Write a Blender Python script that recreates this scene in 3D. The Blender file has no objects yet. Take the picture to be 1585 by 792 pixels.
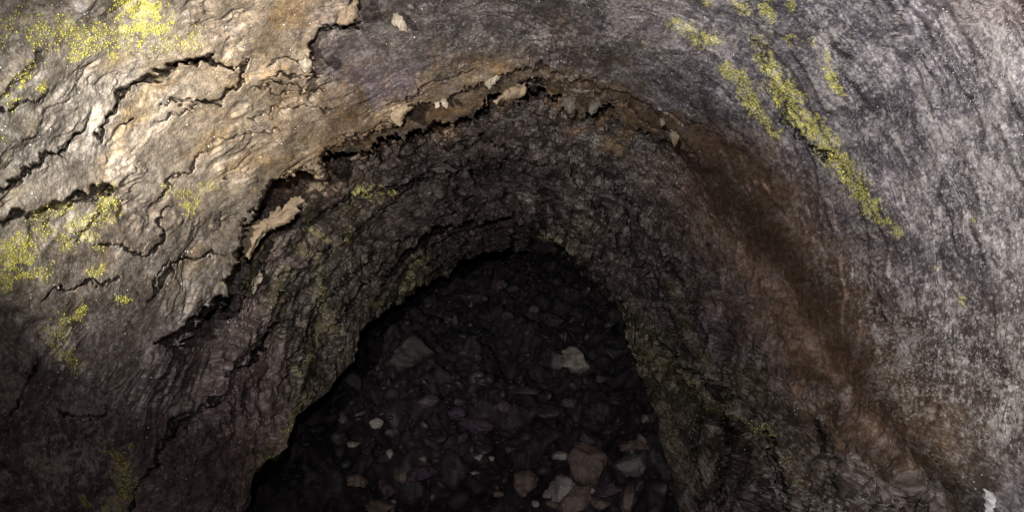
import bpy, bmesh, math
import numpy as np
from mathutils import Vector, Matrix

C = bpy.context.scene
COL = C.collection
F = 1150.0                       # focal length in photo pixels (photo is 1585 wide)
CAMZ = 0.95

# ------------------------------------------------------------ camera
cam_d = bpy.data.cameras.new('camera')
cam_d.sensor_width = 36.0
cam_d.lens = 36.0 * F / 1585.0
cam_d.clip_start = 0.02
cam_d.clip_end = 200
cam = bpy.data.objects.new('camera', cam_d)
cam.location = (0, 0, CAMZ)
cam.rotation_euler = (math.radians(90), 0, 0)
COL.objects.link(cam)
C.camera = cam

# ------------------------------------------------------------ world (no daylight reaches this far underground)
W = bpy.data.worlds.new("World"); C.world = W
W.use_nodes = True
bg = W.node_tree.nodes['Background']
bg.inputs[0].default_value = (0.6, 0.55, 0.7, 1)
bg.inputs[1].default_value = 0.002

# ------------------------------------------------------------ the caver's torch and an added fill spot
def spot(name, loc, aim, energy, size, blend, rad, col):
    d = bpy.data.lights.new(name, 'SPOT')
    d.energy = energy; d.spot_size = math.radians(size); d.spot_blend = blend
    d.shadow_soft_size = rad; d.color = col
    o = bpy.data.objects.new(name, d)
    o.location = loc
    o.rotation_euler = (Vector(aim) - Vector(loc)).to_track_quat('-Z', 'Y').to_euler()
    COL.objects.link(o)
    return o
spot('hand_torch', (-0.36, 0.14, CAMZ + 0.02), (-0.38, 1.36, CAMZ + 0.09), 225, 48, 1.0, 0.012, (1.0, 0.95, 0.84))
spot('fill_spot', (-0.03, 0.02, CAMZ + 0.10), (0.40, 1.20, CAMZ + 0.36), 104, 124, 1.0, 0.012, (1.0, 0.95, 0.95))  # added wide fill that brightens the right wall and the interior

C.view_settings.view_transform = 'Standard'
C.view_settings.look = 'None'
C.view_settings.gamma = 1
C.view_settings.use_curve_mapping = False
C.view_settings.exposure = 0.0
C.cycles.use_denoising = True
C.cycles.max_bounces = 4
C.cycles.diffuse_bounces = 3

# ============================================================ noise
_rs = np.random.RandomState(7)
_perm = _rs.permutation(512).astype(np.int32)
_perm = np.concatenate([_perm, _perm, _perm])
_g2 = _rs.rand(512).astype(np.float32) * 2 * np.pi
_g2x, _g2y = np.cos(_g2), np.sin(_g2)
_g3 = _rs.normal(size=(512, 3)).astype(np.float32)
_g3 /= np.linalg.norm(_g3, axis=1)[:, None]

def n2(x, y, s=0):
    x = np.asarray(x, np.float32) + s * 17.37; y = np.asarray(y, np.float32) + s * 5.71
    xi = np.floor(x).astype(np.int32); yi = np.floor(y).astype(np.int32)
    fx = x - xi; fy = y - yi
    u = fx * fx * fx * (fx * (fx * 6 - 15) + 10); v = fy * fy * fy * (fy * (fy * 6 - 15) + 10)
    def g(i, j, dx, dy):
        h = _perm[_perm[(xi + i) & 511] + ((yi + j) & 511)]
        return _g2x[h] * dx + _g2y[h] * dy
    a = g(0, 0, fx, fy); b = g(1, 0, fx - 1, fy); c = g(0, 1, fx, fy - 1); d = g(1, 1, fx - 1, fy - 1)
    return ((a + u * (b - a)) * (1 - v) + (c + u * (d - c)) * v) * 1.4

def n3(x, y, z, s=0):
    x = x + s * 7.3; y = y + s * 3.9; z = z + s * 1.7
    xi = np.floor(x).astype(np.int32); yi = np.floor(y).astype(np.int32); zi = np.floor(z).astype(np.int32)
    fx = x - xi; fy = y - yi; fz = z - zi
    u = fx * fx * (3 - 2 * fx); v = fy * fy * (3 - 2 * fy); w = fz * fz * (3 - 2 * fz)
    def g(i, j, k):
        h = _perm[_perm[_perm[(xi + i) & 511] + ((yi + j) & 511)] + ((zi + k) & 511)]
        q = _g3[h]
        return q[..., 0] * (fx - i) + q[..., 1] * (fy - j) + q[..., 2] * (fz - k)
    def L(a, b, t): return a + t * (b - a)
    return L(L(L(g(0,0,0), g(1,0,0), u), L(g(0,1,0), g(1,1,0), u), v),
             L(L(g(0,0,1), g(1,0,1), u), L(g(0,1,1), g(1,1,1), u), v), w) * 1.5

def fbm2(x, y, o=4, s=0, gain=0.5):
    r = 0; a = 1; f = 1
    for k in range(o):
        r = r + a * n2(x * f, y * f, s + k * 3); a *= gain; f *= 2.03
    return r

def fbm3(x, y, z, o=4, s=0, gain=0.5):
    r = 0; a = 1; f = 1
    for k in range(o):
        r = r + a * n3(x * f, y * f, z * f, s + k * 3); a *= gain; f *= 2.03
    return r

def sstep(a, b, x):
    t = np.clip((x - a) / (b - a), 0, 1)
    return t * t * (3 - 2 * t)

# ============================================================ tube sections
CX, CY = 790.0, 520.0            # where the tube's axis runs to
NPHI = 1900
PHI_HI, PHI_LO = 238.0, -56.0
phi = np.linspace(PHI_HI, PHI_LO, NPHI).astype(np.float32)
phr = np.radians(phi)
cph, sph = np.cos(phr), np.sin(phr)

def poly_r(pts):
    a, r = [], []
    for x, y in pts:
        t = math.degrees(math.atan2(-(y - CY), x - CX))
        if t < -90: t += 360
        a.append(t); r.append(math.hypot(x - CX, y - CY))
    a = np.array(a); r = np.array(r); o = np.argsort(a)
    return np.interp(phi, a[o], r[o]).astype(np.float32)

def tab(*kv):
    a = np.array(kv[0::2], float); v = np.array(kv[1::2], float); o = np.argsort(a)
    return np.interp(phi, a[o], v[o]).astype(np.float32)

def jag(amp, f0, s):
    n = n2(phi * f0, phi * 0, s) + 0.6 * n2(phi * f0 * 2.7, phi * 0, s + 5) + 0.45 * n2(phi * f0 * 7, phi * 0, s + 9)
    return amp * n

A1 = poly_r([(300,1400),(210,1000),(180,800),(200,640),(250,560),(262,530),(300,500),(345,470),(350,410),(370,385),(373,345),
 (400,308),(432,272),(470,262),(497,268),(500,228),(560,207),(610,190),(650,166),(700,152),(760,120),(800,106),(850,104),(900,118),(950,136),
 (1000,162),(1060,185),(1140,222),(1210,280),(1260,340),(1330,440),(1390,540),(1440,620),(1500,690),(1585,760),(1750,900),(1500,1500),(1200,1500)])
A2 = poly_r([(340,1400),(250,1000),(215,800),(225,650),(262,560),(270,535),(306,504),(349,472),(354,412),(374,387),(377,347),
 (404,311),(435,276),(471,267),(500,272),(506,236),(560,232),(610,212),(650,196),(700,182),(740,165),(765,152),(800,150),(812,146),(816,130),(840,133),(850,148),(880,160),(905,178),(935,160),(965,185),
 (1000,205),(1040,222),(1100,262),(1170,312),(1225,380),(1290,475),(1340,565),(1390,645),(1450,720),(1540,800),(1700,950),(1450,1500),(1180,1500)])
HH = poly_r([(380,1400),(285,1000),(250,800),(255,660),(283,580),(292,548),(330,510),(360,482),(376,440),(388,400),(400,368),(415,340),
 (450,300),(480,290),(505,284),(530,250),(600,225),(650,206),(700,192),(760,168),(812,152),(850,160),(900,188),(960,200),
 (1030,240),(1080,272),(1130,330),(1190,405),(1245,490),(1295,585),(1350,660),(1420,750),(1500,850),(1600,1000),(1380,1500),(1150,1500)])
NN = poly_r([(420,1400),(330,1000),(300,820),(300,700),(320,610),(340,560),(362,520),(380,485),(394,440),(408,402),(425,372),
 (470,322),(512,300),(540,268),(620,236),(700,208),(780,192),(840,182),(900,212),(960,240),
 (1020,282),(1070,340),(1110,420),(1150,490),(1200,560),(1245,612),(1290,660),(1370,730),(1440,800),(1530,900),(1330,1500),(1120,1500)])
MM = poly_r([(310,1150),(355,860),(372,790),(398,722),(446,692),(458,645),(510,605),(548,560),(560,512),(620,470),(692,428),(716,402),
 (760,392),(800,388),(850,392),(885,408),(920,440),(962,485),(970,540),(985,580),(1008,620),(1025,690),(1045,780),(1062,900),(1085,1200)])
M1 = poly_r([(330,1200),(348,860),(358,790),(380,715),(425,680),(440,630),(485,590),(520,550),(540,500),(590,440),(645,375),(700,347),
 (760,341),(800,342),(842,366),(880,388),(905,405),(945,446),(985,480),(1012,530),(1060,588),(1120,645),(1170,700),(1200,792),(1220,900),(1110,1300)])
# distance to the frame's border plus a margin
mx, my = 980.0, 0.0
rx = np.where(cph > 0, (1585 + 70 - CX) / np.maximum(cph, 1e-4), (CX + 70) / np.maximum(-cph, 1e-4))
ry = np.where(sph > 0, (CY + 60) / np.maximum(sph, 1e-4), (792 + 60 - CY) / np.maximum(-sph, 1e-4))
PP = np.minimum(rx, ry)
PP = np.maximum(PP, A1 + 60)

w_top = tab(240,0, 186,0, 178,1, 30,1, 10,0.4, -20,0, -60,0)
j1 = j2 = 0 * w_top
jm = 9 * n2(phi * .10, phi * 0, 41) + 5 * n2(phi * .25, phi * 0, 42)
A1 = A1 + j1; A2 = np.minimum(A2 + j2, A1 - 3)
HH = np.minimum(HH + j2 * 0.6, A2 - 6)
NN = np.minimum(NN, HH - 8)
MM = MM + jm
M1 = np.maximum(M1 + jm * .7, MM + 6)
M1 = np.minimum(M1, NN - 8)

RP = tab(240,.86, 200,.76, 180,.73, 150,.70, 125,.71, 90,.72, 60,.77, 30,.80, 0,.82, -20,.82, -60,.92)
RA1 = tab(240,.86, 200,.75, 180,.71, 150,.685, 125,.68, 90,.675, 60,.73, 30,.80, 0,.82, -60,.92)
void = tab(240,0, 186,0.0, 181,.03, 178,.10, 160,.22, 140,.20, 134,.16, 100,.15, 70,.12, 52,.05, 35,.01, -60,0)
step = tab(240,0, 186,.0, 178,.012, 136,.012, 130,.028, 95,.03, 60,.025, 40,.012, 25,0, -60,0)
RH = tab(240,.86, 200,.76, 186,.74, 178,.82, 160,.90, 140,.86, 130,.78, 100,.82, 80,.82, 55,.82, 35,.88, 10,.93, -20,.92, -60,.95)
RN = tab(240,.86, 200,.77, 186,.76, 170,.79, 140,.79, 120,.77, 90,.76, 70,.76, 50,.78, 35,.80, 10,.77, -10,.74, -30,.76, -60,.85)
RM1 = tab(240,.80, 215,.72, 200,.70, 170,.66, 130,.52, 90,.47, 60,.50, 30,.58, 0,.60, -20,.66, -40,.74, -60,.85)
RM = tab(240,.76, 215,.67, 200,.66, 170,.60, 130,.46, 90,.41, 60,.44, 30,.50, 0,.52, -20,.56, -40,.62, -60,.70)

def Y_of(R, r): return F * R / r
def lerp(a, b, t): return a * (1 - t) + b * t

ledge = tab(240,0, 165,0, 148,.04, 120,.07, 80,.07, 50,.05, 35,0, -60,0)
# every section: (r_px, R_m, rows to reach it, region id)
secs = [(PP, RP, 0, 0),
        (A1, RA1, 400, 1),
        (A1 - 2, RA1 + step, 4, 2),
        (A2, RA1 + step * 1.2, 30, 2),
        (A2 - 2.5, RA1 + step * 1.2 + void, 6, 3),
        (HH, RH, 34, 3),
        (NN, RN, 46, 3),
        (lerp(NN, M1, .5), lerp(RN, RM1, .5) + tab(240,.02, 150,.03, 90,.05, 40,.02, -60,.03), 100, 4),
        (M1, RM1, 110, 4),
        (M1 - 2.0, RM1 + ledge, 5, 5),
        (lerp(M1, MM, .35) - 0.5, lerp(RM1, RM, .4) + ledge * .8 + tab(240,.0, 160,.0, 130,.03, 60,.03, 30,.0, -10,.03, -25,.10, -60,.10), 30, 5),
        (MM, RM, 44, 5)]
rows_r, rows_R, rows_id = [secs[0][0]], [secs[0][1]], [0]
for k in range(1, len(secs)):
    r0, R0 = secs[k-1][0], secs[k-1][1]
    r1, R1, n, rid = secs[k]
    for i in range(1, n + 1):
        t = i / n
        # outer rows are packed a little closer together towards the far end
        rows_r.append(lerp(r0, r1, t)); rows_R.append(lerp(R0, R1, t)); rows_id.append(rid)
r_px = np.array(rows_r, np.float32); R = np.array(rows_R, np.float32)
rid = np.array(rows_id)[:, None] * np.ones_like(r_px)
del rows_r, rows_R
NR = r_px.shape[0]
PX = CX + r_px * cph[None]; PY = CY - r_px * sph[None]
PH = np.broadcast_to(phi[None], r_px.shape)

# metric coordinates on the rock skin: a runs round the tube, b along it
aa = (np.radians(PH) * 0.74).astype(np.float32)
Rs = 0.5 * (RA1 + RM)[None] * np.ones_like(r_px)
bb = np.where(r_px > 430, -np.log(r_px / 430.0), 430.0 / r_px - 1).astype(np.float32)
_g = np.cumsum(sstep(100, 150, phi)[::-1])[::-1] * abs(np.radians(phi[1] - phi[0])) * .74
bt = bb + 0.55 * _g[None].astype(np.float32)          # crust layers on the left wall run diagonally
# ragged lips: the section profile is looked up at a noise-shifted radius
J = (11 * n2(PX / 38, PY / 38, 401) + 8 * n2(PX / 15, PY / 15, 402) + 4.5 * n2(PX / 6, PY / 6, 403)) * sstep(60, 10, np.abs(r_px - A1[None]) - 40) * w_top[None]
J += (26 * np.maximum(0, n2(phi * 1.05, phi * 0, 405) - .28) + 16 * np.maximum(0, n2(phi * 2.3, phi * 0, 406) - .30))[None] * sstep(45, 20, np.abs(r_px - A1[None] + 12)) * w_top[None]
J += (10 * n2(PX / 45, PY / 45, 411) + 7 * n2(PX / 17, PY / 17, 412)) * sstep(2.5, 3.5, rid) * sstep(4.6, 3.9, rid) * sstep(0, 30, r_px - M1[None] )
rq = (r_px + J).astype(np.float32)
for i in range(NPHI):
    o = slice(None, None, -1)
    R[:, i] = np.interp(rq[:, i], r_px[o, i], R[o, i])
    rid[:, i] = np.round(np.interp(rq[:, i], r_px[o, i], rid[o, i]))
# no hard crease where the right wall rolls over into the inner passage
wsm = sstep(46, 34, phi)
rr_ = np.arange(60, 1400, 3.0); kern = np.hanning(31); kern /= kern.sum()
for i in range(NPHI):
    if wsm[i] <= 0: continue
    u = np.interp(rr_, r_px[::-1, i], R[::-1, i])
    u = np.convolve(np.pad(u, 15, 'edge'), kern, 'valid')
    k = wsm[i] * sstep(M1[i], M1[i] + 30, r_px[:, i])
    R[:, i] = R[:, i] * (1 - k) + np.interp(r_px[:, i], rr_, u) * k

# ---------------- warped picture-plane coordinates used to lay out cracks and stains on the rock
wx = PX + 10 * n2(PX / 34, PY / 34, 2) + 6 * n2(PX / 13, PY / 13, 3) + 3.0 * n2(PX / 6, PY / 6, 4)
wy = PY + 10 * n2(PX / 34, PY / 34, 5) + 6 * n2(PX / 13, PY / 13, 6) + 3.0 * n2(PX / 6, PY / 6, 7)

def seg_field(pts, reach):
    """distance to a polyline and signed side (+ = outer / nearer side of the crack)"""
    pts = np.array(pts, float)
    x0, y0 = pts.min(0) - reach - 15; x1, y1 = pts.max(0) + reach + 15
    m = (PX > x0) & (PX < x1) & (PY > y0) & (PY < y1)
    if not m.any(): return m, None, None
    X, Y = wx[m], wy[m]
    best = np.full(X.shape, 1e9, np.float32); side = np.zeros_like(best); tt = np.zeros_like(best)
    L = np.hypot(*(pts[1:] - pts[:-1]).T); cum = np.concatenate([[0], np.cumsum(L)]) / max(L.sum(), 1e-6)
    for i in range(len(pts) - 1):
        ax, ay = pts[i]; bx, by = pts[i+1]; dx, dy = bx - ax, by - ay; l2 = dx*dx + dy*dy + 1e-6
        t = np.clip(((X - ax) * dx + (Y - ay) * dy) / l2, 0, 1)
        qx, qy = ax + t * dx, ay + t * dy
        d = np.hypot(X - qx, Y - qy)
        k = d < best
        best[k] = d[k]
        side[k] = (np.hypot(X - CX, Y - CY) - np.hypot(qx - CX, qy - CY))[k]
        tt[k] = (cum[i] + t * (cum[i+1] - cum[i]))[k]
    return m, best, (side, tt)

dR = np.zeros_like(R)
crackm = np.zeros_like(R)
CRACKS = [  # points, half width px, depth m
 ([(163,200),(178,165),(213,136),(250,117),(292,99),(330,91),(360,104)], 4.5, .040),
 ([(270,108),(300,95),(335,90)], 6, .035),
 ([(386,88),(372,112),(376,130),(348,150),(303,160)], 4.5, .035),
 ([(163,200),(160,218),(150,205)], 4, .03), ([(185,200),(205,186)], 3, .02),
 ([(300,160),(270,152),(250,162)], 2, .015), ([(240,192),(262,178),(300,166)], 2, .015),
 ([(-30,295),(5,296),(32,284),(48,258),(70,241),(104,237),(112,215),(130,188)], 4.2, .035),
 ([(-30,352),(5,347),(40,332),(82,320),(125,298),(185,289)], 6.5, .035),
 ([(100,322),(140,305),(180,292)], 4, .025),
 ([(-10,172),(20,166),(52,160),(76,147)], 2.2, .02), ([(50,95),(80,80)], 1.6, .012), ([(38,218),(60,214)], 2, .014),
 ([(320,235),(300,254),(288,266),(262,288),(238,312)], 2.6, .022),
 ([(262,325),(252,345),(246,378),(222,396),(204,388),(190,378),(150,372)], 3.2, .025),
 ([(352,396),(330,392),(300,402),(268,410),(255,430),(232,462)], 3, .025),
 ([(262,405),(240,432),(228,470)], 2, .018),
 ([(60,462),(92,448),(130,440),(190,430)], 2.2, .02),
 ([(366,470),(340,472),(322,482),(300,500),(268,524),(240,532)], 8, .05),
 ([(365,462),(345,468),(325,480)], 9, .05),
 ([(440,450),(432,462)], 6, .04), ([(440,492),(428,505),(412,530),(404,556),(390,562)], 6.5, .05),
 ([(404,556),(370,572),(352,592),(318,628),(270,676),(235,720)], 3, .03),
 ([(330,620),(280,650),(250,690),(210,770),(200,800)], 3, .022),
 ([(60,560),(40,590),(20,650)], 3, .015),
 ([(90,640),(130,652),(165,648)], 2.5, .02),
 ([(548,-20),(545,10),(538,30),(520,36)], 5, .05), ([(520,36),(502,44),(486,70),(484,84),(470,96)], 4.5, .04),
 ([(530,30),(560,45)], 7, .03),
 ([(478,100),(484,118),(470,124),(440,112),(414,118)], 3, .022), ([(412,100),(440,90),(470,95)], 2, .014),
 ([(412,128),(440,128),(470,142),(500,146)], 2.4, .018), ([(386,140),(412,136),(450,150)], 1.6, .012),
 ([(390,185),(430,170),(470,172),(520,170)], 1.6, .012), ([(345,270),(352,278)], 3, .02),
 ([(330,220),(380,208),(440,200)], 1.5, .010), ([(360,330),(330,335)], 1.5, .01),
 # right wall
 ([(1160,60),(1186,110),(1200,150),(1218,190),(1246,222),(1280,243),(1310,262),(1345,300)], 6, .022),
 ([(1218,190),(1250,225),(1292,246)], 5, .025),
 ([(1400,0),(1392,40),(1380,60)], 3, .010), ([(1420,85),(1430,95)], 5, .014), ([(1360,460),(1372,500)], 6, .015),
 # inner wall ledges
 ([(560,262),(640,232),(720,222),(800,225)], 3, .025), ([(470,352),(540,312),(620,286),(700,272),(780,274)], 3, .028),
 ([(600,300),(680,262),(760,250),(850,258)], 2.6, .022), ([(700,282),(760,262),(820,272)], 4, .02),
 ([(430,430),(480,400),(540,360),(600,330)], 3, .02), ([(520,500),(570,430),(640,370)], 3, .02),
 ([(480,560),(500,480),(540,420)], 3, .02), ([(440,600),(470,520),(500,450)], 2.6, .016),
 ([(930,260),(990,340),(1050,430),(1090,520)], 3, .018), ([(950,300),(980,380),(1030,470),(1070,560)], 3, .018),
 ([(880,260),(930,330),(970,400),(1010,460)], 2.6, .016), ([(1010,520),(1060,570),(1120,610),(1190,640)], 4, .03),
 ([(1120,650),(1115,700),(1120,760),(1110,800)], 5, .05), ([(1180,660),(1200,720),(1205,790)], 6, .05),
 ([(1250,650),(1270,700),(1300,760)], 5, .03), ([(1080,640),(1070,700),(1085,770)], 4, .03),
 ([(800,130),(812,124),(842,128)], 5, .05),
 ([(948,150),(1000,190),(1040,205)], 2.5, .012), ([(870,128),(930,150),(985,178)], 2, .010),
 ([(520,215),(580,200),(640,182)], 2, .012), ([(600,165),(680,128),(740,105)], 3, .012),
]
wj = 0.75 + 0.55 * n2(PX / 18, PY / 18, 11)
for pts, hw, dep in CRACKS:
    m, d, st = seg_field(pts, hw * 4 + 30)
    if d is None: continue
    side, tt = st
    ends = np.clip(np.minimum(tt, 1 - tt) * 6 + 0.25, 0, 1)
    w = hw * np.clip(wj[m], .25, 2) * ends
    g = 1 - sstep(w * 0.55, w * 1.15 + 0.6, d)
    dR[m] += dep * g
    crackm[m] = np.maximum(crackm[m], g)
    # the crust on the near side of a crack stands a little proud of the rock behind it
    dR[m] += -0.10 * dep * np.exp(-(d / (hw * 3 + 8)) ** 2) * np.tanh(side / 4)

# the grey ceiling by the tan crust's broken edge lies deeper than that crust
rec = np.ones_like(R, bool)
poly = [(486,172),(478,130),(486,100),(480,84),(492,62),(508,44),(540,30),(546,-60),(760,-60),(760,140),(640,160),(560,190),(520,200)]
ins = np.zeros_like(R, bool)
for k in range(len(poly)):
    (xa, ya), (xb, yb) = poly[k], poly[(k + 1) % len(poly)]
    if ya == yb: continue
    ins ^= ((wy > min(ya, yb)) & (wy <= max(ya, yb)) & (wx < (wy - ya) / (yb - ya) * (xb - xa) + xa))
dR += .035 * ins * (1 - sstep(520, 690, PX)) * (1 - sstep(110, 180, PY))
del rec
# ---------------- free relief
inner = sstep(2.5, 3.5, rid)
inner = lerp(inner, sstep(20, 150, A2[None] - r_px), sstep(56, 44, PH))
rightw = sstep(70, 40, PH)
hollow = np.exp(-((PX - lerp(1000, 1480, np.clip((PY - 120) / 620, 0, 1))) / 95) ** 2) * sstep(60, 160, PY) * sstep(52, 40, PH)
broad = 0.022 * fbm2(aa * 3.2, bb * 2.2, 3, 31)
mid = fbm2(aa * 9, bt * 9, 3, 41)
fine = fbm2(aa * 42, bt * 32, 3, 51)
finer = fbm2(aa * 145, bt * 108, 3, 61, .6)
# flaky crust: terraces of a stretched noise
wa = aa + .05 * n2(aa * 4, bt * 4, 441); wb = bt + .07 * n2(aa * 4, bt * 4, 442) + .02 * n2(aa * 16, bt * 16, 443)
h = fbm2(wa * 3.6, wb * 7.0, 5, 71, .52) * 3.0
fr = h - np.floor(h)
terr = np.floor(h) + sstep(0.0, 0.10, fr)
h2 = fbm2(wa * 11, wb * 18, 4, 91, .55) * 2.4
fr2 = h2 - np.floor(h2)
terr2 = np.floor(h2) + sstep(0.0, 0.14, fr2)
smooth_m = 1 - 0.75 * hollow * sstep(700, 560, PY)
flaky = sstep(-.15, .55, fbm2(PX / 95, PY / 95, 3, 431))
amp_t = (0.0042 * flaky * (1 - inner) * (1 - rightw) + 0.010 * inner + 0.0012 * rightw) * smooth_m
amp_t2 = (0.0016 * flaky * (1 - inner) * (1 - rightw) + 0.0042 * inner + 0.0004 * rightw) * smooth_m
ring = np.abs(n2(aa * 5, bb * 16, 131))
lg = fbm2(aa * 2.6 + bb * 1.2, bb * 5, 4, 481, .55) * 2.2
lt = np.floor(lg) + sstep(0, .3, lg - np.floor(lg))
dR += .012 * lt * rightw * (1 - inner) * (1 - .6 * hollow)
dR += broad + (0.0045 + 0.0075 * inner) * mid * smooth_m
drad = amp_t * terr + amp_t2 * terr2 + (0.0008 + 0.0022 * inner + 0.0002 * rightw) * fine * smooth_m \
       + (0.0005 + 0.0008 * inner + 0.0010 * rightw * (0.4 + 0.6 * smooth_m)) * finer
del h, fr, terr, h2, fr2, terr2
edge = np.clip(np.minimum((r_px - MM[None]) / 14, 1), 0.0, 1)
Rf = R + dR
Yd = F * Rf / r_px
# radial displacement (into the rock) for the small relief
Xw = (PX - 792.5) / F * Yd; Zw = -(PY - 396) / F * Yd
drad = drad * (0.35 + 0.65 * edge)
# small relief stands along the true surface normal of the smoothed rock
Rb = (R + broad).astype(np.float64)
cs = np.cumsum(np.concatenate([np.repeat(Rb[:1], 13, 0), Rb, np.repeat(Rb[-1:], 13, 0)]), 0)
Rb = ((cs[26:] - cs[:-26]) / 26)[:R.shape[0]]
Yb = F * Rb / r_px
Pb = np.stack([(PX - 792.5) / F * Yb, Yb, -(PY - 396) / F * Yb], -1).astype(np.float32)
ga = np.gradient(Pb, axis=0); gb = np.gradient(Pb, axis=1)
Nn = np.cross(ga, gb); Nn /= np.linalg.norm(Nn, axis=-1)[..., None] + 1e-12
sgn = np.sign(np.sum(Nn * Pb, -1))[..., None]          # point away from the viewer, into the rock
Nn *= np.where(sgn == 0, 1, sgn)
Xw = Xw + drad * Nn[..., 0]; Yd = Yd + drad * Nn[..., 1]; Zw = Zw + drad * Nn[..., 2]
del Pb, ga, gb, Nn, Rb, Yb

# ---------------- sections behind the mouth and behind the camera
Rlast = np.hypot(Xw[-1] - (CX - 792.5) / F * Yd[-1], Zw[-1] + (CY - 396) / F * Yd[-1])
def extra(Rm, Yv):
    cx = (CX - 792.5) / F * Yv; cz = -(CY - 396) / F * Yv
    q = 1 + (0 if Rm is Rlast else 1) * 0.0 + 0.0 * n2(phi * .08, Yv * 1.3, 5) + 0.03 * n2(phi * .3, Yv * 1.3, 8)
    return (cx + Rm * q * cph, np.broadcast_to(Yv, cph.shape).astype(np.float32), cz + Rm * q * sph)
YM = Yd[-1]
back = []
for k in range(1, 30):
    t = k / 30
    yv = YM + .02 + (5.2 - YM) * t ** .9
    Rend = Rlast * yv / YM * (1 + .5 * t ** 1.4)
    back.append(extra(Rend, yv))
for k in range(1, 60):
    t = k / 60
    back.append(extra(lerp(Rend, 1.25, sstep(0, 1, t)), np.full_like(RM, 5.2 + 3.3 * t)))
front = []
OO = F * RP / PP
for k in range(1, 40):
    t = k / 40
    front.append(extra(RP + 0.12 * t, OO * (1 - t) + (-2.4) * t))
front = front[::-1]
X = np.concatenate([np.array([f[0] for f in front]), Xw, np.array([b[0] for b in back])]).astype(np.float32)
Yw = np.concatenate([np.array([f[1] for f in front]), Yd, np.array([b[1] for b in back])]).astype(np.float32)
Z = np.concatenate([np.array([f[2] for f in front]), Zw, np.array([b[2] for b in back])]).astype(np.float32) + CAMZ
NF, NB = len(front), len(back)
def padded(q, vf, vb):
    return np.concatenate([np.repeat(q[:1] if vf is None else np.full_like(q[:1], vf), NF, 0), q,
                           np.repeat(q[-1:] if vb is None else np.full_like(q[:1], vb), NB, 0)])
# rough up the rows that have no authored relief
e = np.ones(X.shape[0], bool); e[NF:NF+NR] = False
dd = 0.06 * fbm3(X[e] * 2.5, Yw[e] * 2.5, Z[e] * 2.5, 5, 3)
tw = np.ones(X.shape[0]); tw[:NF] = np.clip(np.arange(NF)[::-1] / 6, 0, 1); tw[NF+NR:] = np.clip(np.arange(NB) / 6, 0, 1)
dd = dd * tw[e][:, None]
X[e] += dd * cph[None]; Z[e] += dd * sph[None]

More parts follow.
